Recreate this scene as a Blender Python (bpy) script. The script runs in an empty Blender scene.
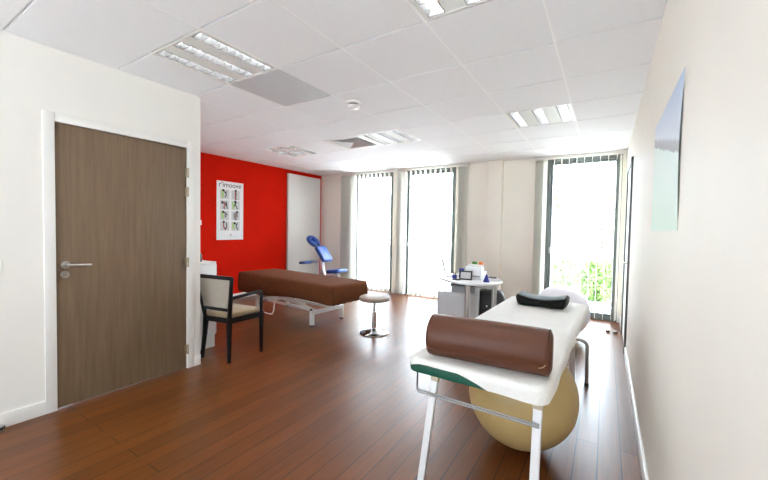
import bpy, bmesh, math, random
from mathutils import Vector, Matrix
random.seed(7)
PI = math.pi
S = bpy.context.scene
COL = S.collection

# ------------------------------------------------------------------ materials
def nodes_of(name):
    m = bpy.data.materials.new(name); m.use_nodes = True
    nt = m.node_tree
    return m, nt, nt.nodes['Principled BSDF'], nt.nodes['Material Output']

def rgba(c): return (c[0], c[1], c[2], 1.0)

def mat(name, col, rough=0.5, metal=0.0, spec=0.5, var=0.0, vscale=8.0, stretch=(1, 1, 1),
        bump=0.0, bscale=60.0, coat=0.0, sheen=0.0, trans=0.0):
    m, nt, b, out = nodes_of(name)
    b.inputs['Base Color'].default_value = rgba(col)
    b.inputs['Roughness'].default_value = rough
    b.inputs['Metallic'].default_value = metal
    b.inputs['Specular IOR Level'].default_value = spec
    b.inputs['Coat Weight'].default_value = coat
    b.inputs['Sheen Weight'].default_value = sheen
    tc = nt.nodes.new('ShaderNodeTexCoord')
    mp = nt.nodes.new('ShaderNodeMapping'); mp.inputs['Scale'].default_value = stretch
    nt.links.new(tc.outputs['Object'], mp.inputs['Vector'])
    if var > 0:
        n = nt.nodes.new('ShaderNodeTexNoise'); n.inputs['Scale'].default_value = vscale
        n.inputs['Detail'].default_value = 6
        r = nt.nodes.new('ShaderNodeValToRGB')
        r.color_ramp.elements[0].position = 0.3; r.color_ramp.elements[1].position = 0.7
        r.color_ramp.elements[0].color = rgba([max(0, c * (1 - var)) for c in col])
        r.color_ramp.elements[1].color = rgba([min(1, c * (1 + var)) for c in col])
        nt.links.new(mp.outputs['Vector'], n.inputs['Vector'])
        nt.links.new(n.outputs['Fac'], r.inputs['Fac'])
        nt.links.new(r.outputs['Color'], b.inputs['Base Color'])
    if bump > 0:
        n2 = nt.nodes.new('ShaderNodeTexNoise'); n2.inputs['Scale'].default_value = bscale
        n2.inputs['Detail'].default_value = 4
        bp = nt.nodes.new('ShaderNodeBump'); bp.inputs['Strength'].default_value = bump
        bp.inputs['Distance'].default_value = 0.01
        nt.links.new(mp.outputs['Vector'], n2.inputs['Vector'])
        nt.links.new(n2.outputs['Fac'], bp.inputs['Height'])
        nt.links.new(bp.outputs['Normal'], b.inputs['Normal'])
    if trans > 0:
        tl = nt.nodes.new('ShaderNodeBsdfTranslucent'); tl.inputs['Color'].default_value = rgba(col)
        mx = nt.nodes.new('ShaderNodeMixShader'); mx.inputs['Fac'].default_value = trans
        nt.links.new(b.outputs['BSDF'], mx.inputs[1]); nt.links.new(tl.outputs['BSDF'], mx.inputs[2])
        nt.links.new(mx.outputs['Shader'], out.inputs['Surface'])
    return m

def mat_floor():
    m, nt, b, out = nodes_of('wood_floor')
    tc = nt.nodes.new('ShaderNodeTexCoord')
    mp = nt.nodes.new('ShaderNodeMapping'); mp.inputs['Rotation'].default_value = (0, 0, PI / 2)
    nt.links.new(tc.outputs['Object'], mp.inputs['Vector'])
    br = nt.nodes.new('ShaderNodeTexBrick')
    br.inputs['Scale'].default_value = 1.0
    br.inputs['Brick Width'].default_value = 2.6
    br.inputs['Row Height'].default_value = 0.118
    br.inputs['Mortar Size'].default_value = 0.003
    br.inputs['Mortar Smooth'].default_value = 0.2
    br.inputs['Bias'].default_value = 0.0
    br.offset = 0.37; br.offset_frequency = 2
    br.inputs['Color1'].default_value = (0.172, 0.054, 0.010, 1)
    br.inputs['Color2'].default_value = (0.128, 0.038, 0.007, 1)
    br.inputs['Mortar'].default_value = (0.018, 0.006, 0.003, 1)
    nt.links.new(mp.outputs['Vector'], br.inputs['Vector'])
    mp2 = nt.nodes.new('ShaderNodeMapping'); mp2.inputs['Scale'].default_value = (60, 2.5, 1)
    nt.links.new(tc.outputs['Object'], mp2.inputs['Vector'])
    n = nt.nodes.new('ShaderNodeTexNoise'); n.inputs['Scale'].default_value = 1.0
    n.inputs['Detail'].default_value = 8; n.inputs['Roughness'].default_value = 0.65
    nt.links.new(mp2.outputs['Vector'], n.inputs['Vector'])
    r = nt.nodes.new('ShaderNodeValToRGB')
    r.color_ramp.elements[0].position = 0.25; r.color_ramp.elements[0].color = (0.62, 0.6, 0.58, 1)
    r.color_ramp.elements[1].position = 0.75; r.color_ramp.elements[1].color = (1.25, 1.2, 1.15, 1)
    nt.links.new(n.outputs['Fac'], r.inputs['Fac'])
    mu = nt.nodes.new('ShaderNodeMixRGB'); mu.blend_type = 'MULTIPLY'; mu.inputs['Fac'].default_value = 1
    nt.links.new(br.outputs['Color'], mu.inputs[1]); nt.links.new(r.outputs['Color'], mu.inputs[2])
    nt.links.new(mu.outputs['Color'], b.inputs['Base Color'])
    rr = nt.nodes.new('ShaderNodeMapRange')
    rr.inputs['To Min'].default_value = 0.28; rr.inputs['To Max'].default_value = 0.40
    nt.links.new(n.outputs['Fac'], rr.inputs['Value'])
    nt.links.new(rr.outputs['Result'], b.inputs['Roughness'])
    b.inputs['Specular IOR Level'].default_value = 0.42
    bp = nt.nodes.new('ShaderNodeBump'); bp.inputs['Strength'].default_value = 0.25
    bp.inputs['Distance'].default_value = 0.002
    nt.links.new(br.outputs['Fac'], bp.inputs['Height']); bp.invert = True
    nt.links.new(bp.outputs['Normal'], b.inputs['Normal'])
    return m

def mat_oak():
    m, nt, b, out = nodes_of('door_oak')
    tc = nt.nodes.new('ShaderNodeTexCoord')
    mp = nt.nodes.new('ShaderNodeMapping'); mp.inputs['Scale'].default_value = (1, 26, 1.1)
    nt.links.new(tc.outputs['Object'], mp.inputs['Vector'])
    n = nt.nodes.new('ShaderNodeTexNoise'); n.inputs['Scale'].default_value = 1.6
    n.inputs['Detail'].default_value = 9; n.inputs['Roughness'].default_value = 0.7
    n.inputs['Distortion'].default_value = 0.5
    nt.links.new(mp.outputs['Vector'], n.inputs['Vector'])
    r = nt.nodes.new('ShaderNodeValToRGB')
    r.color_ramp.elements[0].position = 0.3; r.color_ramp.elements[0].color = (0.143, 0.090, 0.050, 1)
    r.color_ramp.elements[1].position = 0.72; r.color_ramp.elements[1].color = (0.222, 0.148, 0.088, 1)
    nt.links.new(n.outputs['Fac'], r.inputs['Fac'])
    nt.links.new(r.outputs['Color'], b.inputs['Base Color'])
    b.inputs['Roughness'].default_value = 0.5
    return m

def mat_emit(name, col, st):
    m = bpy.data.materials.new(name); m.use_nodes = True
    nt = m.node_tree; nt.nodes.remove(nt.nodes['Principled BSDF'])
    e = nt.nodes.new('ShaderNodeEmission'); e.inputs['Color'].default_value = rgba(col)
    e.inputs['Strength'].default_value = st
    nt.links.new(e.outputs['Emission'], nt.nodes['Material Output'].inputs['Surface'])
    return m

def mat_glass():
    m = bpy.data.materials.new('window_glass'); m.use_nodes = True
    nt = m.node_tree; nt.nodes.remove(nt.nodes['Principled BSDF'])
    t = nt.nodes.new('ShaderNodeBsdfTransparent'); t.inputs['Color'].default_value = (0.97, 0.985, 0.98, 1)
    g = nt.nodes.new('ShaderNodeBsdfGlossy'); g.inputs['Roughness'].default_value = 0.02
    mx = nt.nodes.new('ShaderNodeMixShader'); mx.inputs['Fac'].default_value = 0.05
    nt.links.new(t.outputs['BSDF'], mx.inputs[1]); nt.links.new(g.outputs['BSDF'], mx.inputs[2])
    nt.links.new(mx.outputs['Shader'], nt.nodes['Material Output'].inputs['Surface'])
    return m

def mat_print():
    # a landscape print: lilac blue sky, grey town band, pale green foreground
    m, nt, b, out = nodes_of('landscape_print')
    tc = nt.nodes.new('ShaderNodeTexCoord')
    sep = nt.nodes.new('ShaderNodeSeparateXYZ'); nt.links.new(tc.outputs['Generated'], sep.inputs['Vector'])
    n = nt.nodes.new('ShaderNodeTexNoise'); n.inputs['Scale'].default_value = 14
    nt.links.new(tc.outputs['Generated'], n.inputs['Vector'])
    ma = nt.nodes.new('ShaderNodeMath'); ma.operation = 'MULTIPLY_ADD'
    ma.inputs[1].default_value = 0.05; nt.links.new(n.outputs['Fac'], ma.inputs[0])
    mb = nt.nodes.new('ShaderNodeMath'); mb.operation = 'MULTIPLY_ADD'; mb.inputs[1].default_value = -.33     # the hillside rises along the print
    nt.links.new(sep.outputs['Y'], mb.inputs[0]); nt.links.new(sep.outputs['Z'], mb.inputs[2])
    nt.links.new(mb.outputs['Value'], ma.inputs[2])
    r = nt.nodes.new('ShaderNodeValToRGB'); cr = r.color_ramp
    cr.elements[0].position = 0.0; cr.elements[0].color = (0.70, 0.84, 0.74, 1)
    cr.elements[1].position = 0.50; cr.elements[1].color = (0.74, 0.84, 0.80, 1)
    for p, c in ((0.515, (0.40, 0.41, 0.43, 1)), (0.57, (0.47, 0.49, 0.53, 1)), (0.60, (0.72, 0.77, 0.86, 1)),
                 (0.8, (0.62, 0.70, 0.84, 1)), (1.0, (0.54, 0.63, 0.80, 1))):
        e = cr.elements.new(p); e.color = c
    nt.links.new(ma.outputs['Value'], r.inputs['Fac'])
    nt.links.new(r.outputs['Color'], b.inputs['Base Color'])
    b.inputs['Roughness'].default_value = 0.6
    b.inputs['Specular IOR Level'].default_value = 0.15
    return m

def mat_leaf(name, c1, c2):
    m, nt, b, out = nodes_of(name)
    n = nt.nodes.new('ShaderNodeTexNoise'); n.inputs['Scale'].default_value = 9
    tc = nt.nodes.new('ShaderNodeTexCoord'); nt.links.new(tc.outputs['Object'], n.inputs['Vector'])
    r = nt.nodes.new('ShaderNodeValToRGB')
    r.color_ramp.elements[0].position = 0.35; r.color_ramp.elements[0].color = rgba(c1)
    r.color_ramp.elements[1].position = 0.65; r.color_ramp.elements[1].color = rgba(c2)
    nt.links.new(n.outputs['Fac'], r.inputs['Fac']); nt.links.new(r.outputs['Color'], b.inputs['Base Color'])
    b.inputs['Roughness'].default_value = 0.6
    return m

M = {}
M['wall'] = mat('wall_paint', (0.85, 0.83, 0.785), 0.55, var=0.012, vscale=3, bump=0.04, bscale=180)
M['wall_gloss'] = mat('wall_paint_satin', (0.875, 0.835, 0.765), 0.6, spec=0.25, var=0.012, vscale=3, bump=0.03, bscale=160)
M['wall_cream'] = mat('cream_wall_paint', (0.90, 0.855, 0.765), 0.55, var=0.012, vscale=3, bump=0.04, bscale=180)
M['red'] = mat('red_paint', (0.62, 0.010, 0.001), 0.75, spec=0.06, var=0.03, vscale=3, bump=0.04, bscale=180)
M['tile'] = mat('ceiling_tile', (0.865, 0.87, 0.895), 0.8, var=0.012, vscale=30, bump=0.05, bscale=250)
M['tbar'] = mat('ceiling_grid', (0.94, 0.94, 0.94), 0.45)
M['floor'] = mat_floor()
M['oak'] = mat_oak()
M['trim'] = mat('white_trim', (0.84, 0.83, 0.80), 0.4)
M['steel'] = mat('brushed_steel', (0.52, 0.50, 0.47), 0.32, metal=1.0)
M['dark_steel'] = mat('dull_steel', (0.27, 0.26, 0.25), 0.38, metal=1.0)
M['chrome'] = mat('chrome', (0.72, 0.72, 0.72), 0.12, metal=1.0)
M['hinge'] = mat('hinge_metal', (0.42, 0.36, 0.27), 0.35, metal=1.0)
M['alu'] = mat('grey_window_frame', (0.135, 0.155, 0.15), 0.45, var=0.05, vscale=4)
M['glass'] = mat_glass()
M['slat'] = mat('blind_fabric', (0.86, 0.85, 0.80), 0.75, bump=0.05, bscale=300, trans=0.35)
M['rail'] = mat('blind_rail', (0.80, 0.79, 0.74), 0.45)
M['black_lacquer'] = mat('black_lacquer', (0.005, 0.004, 0.004), 0.42, spec=0.25)
M['beige'] = mat('beige_upholstery', (0.36, 0.26, 0.145), 0.8, var=0.05, vscale=20, bump=0.08, bscale=200, sheen=0.2)
M['grey_beige'] = mat('grey_beige_upholstery', (0.40, 0.355, 0.295), 0.8, var=0.04, vscale=20, bump=0.08, bscale=200)
M['brown_sheet'] = mat('brown_towelling', (0.135, 0.047, 0.020), 0.9, spec=0.1, var=0.08, vscale=12, bump=0.25, bscale=120)
M['leather'] = mat('brown_leather', (0.098, 0.027, 0.009), 0.5, var=0.08, vscale=10, bump=0.12, bscale=220)
M['leather_seam'] = mat('brown_seam', (0.10, 0.03, 0.014), 0.6, bump=0.1)
M['black_leather'] = mat('black_leather', (0.008, 0.009, 0.007), 0.55, spec=0.15, var=0.1, bump=0.12, bscale=180)
M['towel'] = mat('white_towelling', (0.83, 0.82, 0.79), 0.9, var=0.02, vscale=10, bump=0.35, bscale=90, sheen=0.2)
M['green_vinyl'] = mat('green_vinyl', (0.004, 0.085, 0.052), 0.4, var=0.08, bump=0.05, bscale=200)
M['white_metal'] = mat('white_metal', (0.80, 0.79, 0.77), 0.35)
M['white_leg'] = mat('white_painted_leg', (0.78, 0.77, 0.78), 0.4)
M['beige_plastic'] = mat('beige_bracket', (0.55, 0.46, 0.34), 0.5)
M['rubber'] = mat('black_rubber', (0.012, 0.012, 0.012), 0.6)
M['yellow_ball'] = mat('cream_yellow_vinyl', (0.56, 0.40, 0.17), 0.4, var=0.03, vscale=4, bump=0.03)
M['white_ball'] = mat('pearl_white_vinyl', (0.78, 0.76, 0.82), 0.35, var=0.02, vscale=4)
M['taupe'] = mat('taupe_vinyl', (0.33, 0.245, 0.19), 0.5, var=0.05, bump=0.05)
M['cabinet'] = mat('white_cabinet', (0.82, 0.82, 0.81), 0.35)
M['grey_cabinet'] = mat('pale_grey_laminate', (0.60, 0.59, 0.60), 0.4, var=0.02)
M['desk'] = mat('white_desk_top', (0.82, 0.82, 0.83), 0.25)
M['paper'] = mat('white_paper', (0.85, 0.85, 0.85), 0.6, var=0.01)
M['black'] = mat('black_plastic', (0.012, 0.012, 0.013), 0.4)
M['dgrey'] = mat('dark_grey_plastic', (0.07, 0.07, 0.075), 0.5)
M['mgrey'] = mat('grey_plastic', (0.34, 0.34, 0.35), 0.45)
M['grey_tile'] = mat('grey_ceiling_panel', (0.60, 0.61, 0.63), 0.6, var=0.02, vscale=20)
M['blue'] = mat('blue_vinyl', (0.022, 0.095, 0.40), 0.4, var=0.05, bump=0.05)
M['blue_dark'] = mat('navy_blue_plastic', (0.03, 0.04, 0.28), 0.4)
M['green_box'] = mat('green_card', (0.06, 0.19, 0.03), 0.6)
M['orange_box'] = mat('orange_card', (0.80, 0.22, 0.05), 0.6)
M['photo'] = mat('framed_picture', (0.62, 0.62, 0.63), 0.3, var=0.12, vscale=25)
M['screen'] = mat('dark_screen', (0.02, 0.022, 0.026), 0.15)
M['tube'] = mat_emit('fluorescent_tube', (0.96, 0.985, 1.0), 16.0)
M['reflector'] = mat('louvre_aluminium', (0.26, 0.26, 0.26), 0.45, metal=0.7)
M['lightpan'] = mat('light_pan', (0.80, 0.81, 0.79), 0.45)
M['ink'] = mat('print_ink_black', (0.03, 0.03, 0.035), 0.6)
M['inkred'] = mat('print_ink_red', (0.42, 0.09, 0.08), 0.6)
M['inkgreen'] = mat('print_ink_green', (0.42, 0.62, 0.22), 0.6)
M['paper_tint'] = mat('print_pale_grey', (0.60, 0.62, 0.62), 0.6, var=0.05, vscale=30)
M['vent_grey'] = mat('vent_grey', (0.60, 0.60, 0.60), 0.5)
M['inkgrey'] = mat('print_ink_grey', (0.62, 0.63, 0.64), 0.6)
M['print'] = mat_print()
M['terrace'] = mat('pale_paving', (0.64, 0.63, 0.61), 0.8, var=0.06, vscale=3)
M['leaf_a'] = mat_leaf('leaf_bright', (0.12, 0.24, 0.06), (0.26, 0.40, 0.12))
M['leaf_b'] = mat_leaf('leaf_overexposed', (0.22, 0.30, 0.14), (0.40, 0.46, 0.28))  # overexposed daylight put into the leaf colour, paler than real foliage
M['bark'] = mat('bark', (0.10, 0.07, 0.05), 0.9, var=0.2)

# ------------------------------------------------------------------ mesh builder
class B:
    def __init__(self): self.bm = bmesh.new(); self.mi = 0
    def _merge(self, t, mx=None):
        if mx is not None: bmesh.ops.transform(t, matrix=mx, verts=t.verts)
        for f in t.faces: f.material_index = self.mi
        me = bpy.data.meshes.new('tmp'); t.to_mesh(me); t.free()
        self.bm.from_mesh(me); bpy.data.meshes.remove(me)
        return self
    def box(self, x0, x1, y0, y1, z0, z1, bev=0.0, seg=2, mx=None):
        t = bmesh.new(); bmesh.ops.create_cube(t, size=1)
        for v in t.verts:
            v.co = Vector((x0 + (v.co.x + .5) * (x1 - x0), y0 + (v.co.y + .5) * (y1 - y0), z0 + (v.co.z + .5) * (z1 - z0)))
        if bev > 0:
            bmesh.ops.bevel(t, geom=list(t.edges), offset=bev, segments=seg, affect='EDGES', profile=0.5)
        return self._merge(t, mx)
    def beam(self, p0, p1, w, d, bev=0.0, w1=None, d1=None, up=(0, 0, 1)):
        # tapered rectangular bar between two points
        p0, p1 = Vector(p0), Vector(p1); ax = (p1 - p0); L = ax.length; ax.normalize()
        u = Vector(up)
        if abs(ax.dot(u)) > 0.95: u = Vector((0, 1, 0))
        s = ax.cross(u).normalized(); u = s.cross(ax)
        t = bmesh.new(); bmesh.ops.create_cube(t, size=1)
        for v in t.verts:
            k = v.co.z + .5
            ww = w + ((w1 if w1 is not None else w) - w) * k; dd = d + ((d1 if d1 is not None else d) - d) * k
            v.co = p0 + ax * L * k + s * v.co.x * ww + u * v.co.y * dd
        bmesh.ops.recalc_face_normals(t, faces=t.faces)
        if bev > 0: bmesh.ops.bevel(t, geom=list(t.edges), offset=bev, segments=2, affect='EDGES', profile=0.5)
        return self._merge(t)
    def lathe(self, prof, seg=32, c=(0, 0, 0), axis='Z', mx=None):
        t = bmesh.new(); rings = []
        for r, z in prof:
            if r < 1e-6: rings.append([t.verts.new((0, 0, z))])
            else: rings.append([t.verts.new((r * math.cos(2 * PI * i / seg), r * math.sin(2 * PI * i / seg), z)) for i in range(seg)])
        for a, b in zip(rings, rings[1:]):
            for i in range(seg):
                j = (i + 1) % seg
                if len(a) == 1 and len(b) == 1: continue
                if len(a) == 1: t.faces.new((a[0], b[i], b[j]))
                elif len(b) == 1: t.faces.new((a[i], b[0], a[j]))
                else: t.faces.new((a[i], b[i], b[j], a[j]))
        for rr in (rings[0], rings[-1]):
            if len(rr) > 1: t.faces.new(rr)
        bmesh.ops.recalc_face_normals(t, faces=t.faces)
        rot = Matrix.Identity(4)
        if axis == 'X': rot = Matrix.Rotation(PI / 2, 4, 'Y')
        if axis == 'Y': rot = Matrix.Rotation(-PI / 2, 4, 'X')
        m = Matrix.Translation(Vector(c)) @ rot
        if mx is not None: m = mx @ m
        return self._merge(t, m)
    def tube(self, pts, r, seg=12, closed=False, flat=1.0):
        P = [Vector(p) for p in pts]; n = len(P)
        t = bmesh.new(); rings = []
        T = []
        for i in range(n):
            if closed: d = P[(i + 1) % n] - P[i - 1]
            else: d = P[min(i + 1, n - 1)] - P[max(i - 1, 0)]
            T.append(d.normalized())
        u = Vector((0, 0, 1)) if abs(T[0].z) < 0.9 else Vector((1, 0, 0))
        u = (u - T[0] * u.dot(T[0])).normalized()
        for i in range(n):
            u = (u - T[i] * u.dot(T[i])).normalized(); w = T[i].cross(u)
            rr = r[i] if isinstance(r, (list, tuple)) else r
            rings.append([t.verts.new(P[i] + (u * math.cos(2 * PI * k / seg) * flat + w * math.sin(2 * PI * k / seg)) * rr) for k in range(seg)])
        prs = list(zip(rings, rings[1:])) + ([(rings[-1], rings[0])] if closed else [])
        for a, b in prs:
            for k in range(seg):
                j = (k + 1) % seg; t.faces.new((a[k], b[k], b[j], a[j]))
        if not closed: t.faces.new(rings[0]); t.faces.new(rings[-1])
        bmesh.ops.recalc_face_normals(t, faces=t.faces)
        return self._merge(t)
    def prism(self, poly, z0, z1, bev=0.0, mx=None, seg=2):
        t = bmesh.new()
        a = [t.verts.new((x, y, z0)) for x, y in poly]; b = [t.verts.new((x, y, z1)) for x, y in poly]
        n = len(poly)
        for i in range(n): t.faces.new((a[i], a[(i + 1) % n], b[(i + 1) % n], b[i]))
        fa = t.faces.new(a); fb = t.faces.new(b)
        bmesh.ops.recalc_face_normals(t, faces=t.faces)
        if bev > 0:
            es = [e for e in t.edges if abs(e.verts[0].co.z - e.verts[1].co.z) < 1e-6]
            bmesh.ops.bevel(t, geom=es, offset=bev, segments=seg, affect='EDGES', profile=0.5)
        return self._merge(t, mx)
    def sphere(self, c, r, seg=40, rings=24, sc=(1, 1, 1), mx=None):
        t = bmesh.new(); bmesh.ops.create_uvsphere(t, u_segments=seg, v_segments=rings, radius=r)
        m = Matrix.Translation(Vector(c)) @ Matrix.Diagonal((*sc, 1))
        if mx is not None: m = mx @ m
        return self._merge(t, m)
    def quadgrid(self, f, nu, nv, thick=0.0):
        t = bmesh.new()
        g = [[t.verts.new(f(i / nu, j / nv)) for j in range(nv + 1)] for i in range(nu + 1)]
        for i in range(nu):
            for j in range(nv): t.faces.new((g[i][j], g[i + 1][j], g[i + 1][j + 1], g[i][j + 1]))
        if thick:
            bmesh.ops.recalc_face_normals(t, faces=t.faces)
            bmesh.ops.solidify(t, geom=list(t.faces), thickness=thick)
        return self._merge(t)
    def shell(self, rings, cap0=True, cap1=True):
        t = bmesh.new()
        R = [[t.verts.new(p) for p in r] for r in rings]; n = len(R[0])
        for a, b in zip(R, R[1:]):
            for i in range(n):
                j = (i + 1) % n; t.faces.new((a[i], a[j], b[j], b[i]))
        if cap0: t.faces.new(R[0])
        if cap1: t.faces.new(R[-1])
        bmesh.ops.recalc_face_normals(t, faces=t.faces)
        return self._merge(t)
    def slot(self, i): self.mi = i; return self
    def obj(self, name, mats, parent=None, angle=35):
        bm = self.bm
        for f in bm.faces: f.smooth = True
        ca = math.radians(angle)
        for e in bm.edges:
            if len(e.link_faces) == 2:
                if e.calc_face_angle(0) > ca: e.smooth = False
            else: e.smooth = False
        me = bpy.data.meshes.new(name); bm.to_mesh(me); bm.free()
        if not isinstance(mats, (list, tuple)): mats = [mats]
        for m in mats: me.materials.append(M[m])
        o = bpy.data.objects.new(name, me); COL.objects.link(o)
        if parent is not None: o.parent = parent
        return o

def rrect(a, b, r, nc=7, ne=10):
    """outline of a rounded rectangle: list of (x, y, nx, ny), equal count for any size"""
    r = max(r, 0.002); out = []
    cs = [(a - r, b - r, 0), (-a + r, b - r, PI / 2), (-a + r, -b + r, PI), (a - r, -b + r, 1.5 * PI)]
    for k, (cx, cy, a0) in enumerate(cs):
        for i in range(nc + 1):
            t = a0 + PI / 2 * i / nc
            out.append((cx + r * math.cos(t), cy + r * math.sin(t)))
        nx_, ny_, na = cs[(k + 1) % 4]
        p = out[-1]; q = (nx_ + r * math.cos(na), ny_ + r * math.sin(na))
        for i in range(1, ne):
            s = i / ne; out.append((p[0] + (q[0] - p[0]) * s, p[1] + (q[1] - p[1]) * s))
    return out

def cushion(bd, a, b, r, z0, z1, e, n=4, mx=None):
    """soft edged slab"""
    rings = []
    prof = []
    for i in range(n + 1):
        t = PI / 2 * i / n; prof.append((e * (1 - math.sin(t)), z0 + e * (1 - math.cos(t))))
    for i in range(n + 1):
        t = PI / 2 * i / n; prof.append((e * (1 - math.cos(t)), z1 - e * (1 - math.sin(t))))
    for ins, z in prof:
        rings.append([Vector((x, y, z)) for x, y in rrect(a - ins, b - ins, r - ins)])
    if mx is not None: rings = [[mx @ p for p in rg] for rg in rings]
    return bd.shell(rings)

def fillet(pts, r, n=6):
    P = [Vector(p) for p in pts]; out = [P[0]]
    for i in range(1, len(P) - 1):
        a = (P[i - 1] - P[i]); b = (P[i + 1] - P[i]); la, lb = a.length, b.length
        rr = min(r, la * .45, lb * .45); a.normalize(); b.normalize()
        p, q = P[i] + a * rr, P[i] + b * rr
        for k in range(n + 1):
            t = k / n; out.append((1 - t) ** 2 * p + 2 * t * (1 - t) * P[i] + t * t * q)
    out.append(P[-1]); return out

def thing(name, label, cat, loc=(0, 0, 0), rz=0.0, group=None):
    o = bpy.data.objects.new(name, None); COL.objects.link(o)
    o.empty_display_size = 0.1
    o.location = loc; o.rotation_euler = (0, 0, rz); tag(o, label, cat, group); return o
def tag(o, label, cat, group=None):
    o['label'] = label; o['category'] = cat
    if group: o['group'] = group
    return o
def struct(o): o['kind'] = 'structure'; return o
def sroot(name, loc=(0, 0, 0), rz=0):
    o = bpy.data.objects.new(name, None); COL.objects.link(o); o.location = loc; o.rotation_euler = (0, 0, rz)
    return struct(o)
def copy_tree(o, parent=None):
    c = o.copy(); COL.objects.link(c)
    if parent is not None: c.parent = parent
    for ch in list(o.children): copy_tree(ch, c)
    return c

# ------------------------------------------------------------------ room numbers
H = 2.54            # ceiling
XR = 0.225          # right wall face
XD = -3.28          # door wall face
XL = -5.72          # red wall face
YB = 6.33           # window wall face
YF = -2.6           # wall behind the camera
YE = 1.945          # end of the door wall

# floor
struct(B().box(XL - .2, XR + .2, YF - .2, YB + .32, -0.12, 0).obj('floor', 'floor'))

# ceiling: tiles on a T-bar grid
GX0, GX = -0.318, 0.6125
GY0, GY = 0.650, 0.6215
def cx(k): return GX0 + GX * k
def cy(j): return GY0 + GY * j
regions = [(XD, XR, YF, YE), (XL, XR, YE, YB)]
special = {}
for (k, j) in ((-4, 1), (-1, 1), (-1, 5), (-4, 5), (-7, 5), (-1, -3), (-4, 2), (-5, 5)):
    special[(k, j)] = 1
bd = B()
bd.slot(0)
for k in range(-10, 2):
    for j in range(-6, 11):
        if (k, j) in special: continue
        wide = j <= 0 and k == -5
        if j <= 0 and k == -4: continue
        for (a0, a1, b0, b1) in regions:
            x0, x1 = max(cx(k), a0), min(cx(k + (2 if wide else 1)), a1); y0, y1 = max(cy(j), b0), min(cy(j + 1), b1)
            if x1 - x0 < 0.03 or y1 - y0 < 0.02: continue
            ga = 0.006
            gx0 = ga if x0 == cx(k) else 0; gx1 = ga if x1 < a1 else 0
            gy0 = .008 if y0 == cy(j) else 0; gy1 = .008 if y1 == cy(j + 1) else 0
            bd.box(x0 + gx0, x1 - gx1, y0 + gy0, y1 - gy1, H, H + 0.02)
bd.slot(1)
for k in range(-10, 2):
    x = cx(k)
    for (a0, a1, b0, b1) in regions:
        if k == -4: b0 = max(b0, cy(1))
        if a0 + .01 < x < a1 - .01 and b1 > b0: bd.box(x - .011, x + .011, b0, b1, H + .001, H + .012)
for j in range(-6, 11):
    y = cy(j)
    for (a0, a1, b0, b1) in regions:
        if b0 + .01 < y < b1 - .01: bd.box(a0, a1, y - .012, y + .012, H + .019, H + .022)
bd.slot(2).box(XL - .2, XR + .2, YF - .2, YB + .2, H + .16, H + .2)
struct(bd.obj('ceiling', ['tile', 'tbar', 'tile']))

# walls
wb = B()
WIN = [(-4.72, -3.75), (-3.475, -2.40), (-0.846, 0.174)]
WT = 2.515
xs = XL - .2
for (a, b) in WIN:
    wb.box(xs, a, YB, YB + .3, 0, H + .16); wb.box(a, b, YB, YB + .3, WT, H + .16); xs = b
wb.box(xs, XR + .2, YB, YB + .3, 0, H + .16)
struct(wb.obj('wall_back', 'wall_cream'))
struct(B().box(-1.775, -1.535, YB - .11, YB, 0, H - .001, bev=.004).obj('trim_1', 'wall_cream'))     # shallow pilaster
struct(B().box(XR, XR + .2, YF, YB, 0, H + .16).obj('wall_right', 'wall_gloss'))
struct(B().box(XL - .2, XL, YE - .3, YB, 0, H + .16).obj('wall_left', 'red'))
# door wall with opening
DY0, DY1, DZ = 0.893, 1.818, 2.04
wb = B()
wb.box(XD - .12, XD, YF, DY0, 0, H + .16); wb.box(XD - .12, XD, DY1, YE, 0, H + .16)
wb.box(XD - .12, XD, DY0, DY1, DZ, H + .16)
wb.box(XL, XD - .12, YE - .12, YE, 0, H + .16)
struct(wb.obj('wall_front_left', 'wall'))
RW = (-3.05, 0.0, .25, 2.35)
struct(B().box(XD - .12, RW[0], YF - .2, YF, 0, H + .16).box(RW[1], XR + .2, YF - .2, YF, 0, H + .16)
       .box(RW[0], RW[1], YF - .2, YF, 0, RW[2]).box(RW[0], RW[1], YF - .2, YF, RW[3], H + .16).obj('wall_behind', 'wall'))
r = sroot('window_4', ((RW[0] + RW[1]) / 2, YF - .1, 0)); w_ = (RW[1] - RW[0]) / 2  # unseen window, added to bring daylight in from behind the camera
fr = B(); fr.box(-w_, -w_ + .05, -.03, .03, RW[2], RW[3], bev=.003).box(w_ - .05, w_, -.03, .03, RW[2], RW[3], bev=.003)
fr.box(-w_ + .05, w_ - .05, -.03, .03, RW[2], RW[2] + .05, bev=.003).box(-w_ + .05, w_ - .05, -.03, .03, RW[3] - .05, RW[3], bev=.003)
fr.box(-.03, .03, -.03, .03, RW[2] + .05, RW[3] - .05, bev=.003)
fr.obj('frame', 'alu', r)
B().box(-w_ + .051, -.031, -.004, .0, RW[2] + .051, RW[3] - .051).obj('pane', 'glass', r)
B().box(.031, w_ - .051, -.004, .0, RW[2] + .051, RW[3] - .051).obj('pane', 'glass', r)

# baseboards
def board(name, pts):
    bd = B()
    for (x0, x1, y0, y1) in pts:
        bd.box(x0, x1, y0, y1, 0, .095, bev=.004)
    return struct(bd.obj(name, 'trim'))
board('baseboard_right', [(XR - .016, XR, YF, 4.66), (XR - .016, XR, 5.72, YB)])
board('baseboard_front_left', [(XD, XD + .014, YF, DY0 - .062), (XD, XD + .014, DY1 + .062, YE + .002)])
board('baseboard_left', [(XL, XL + .014, YE, 5.28)])
board('baseboard_back', [(XL, WIN[0][0], YB - .014, YB), (WIN[0][1], WIN[1][0], YB - .014, YB), (WIN[1][1], -1.775, YB - .014, YB),
                         (-1.535, WIN[2][0], YB - .014, YB), (WIN[2][1], XR, YB - .014, YB)])

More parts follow.
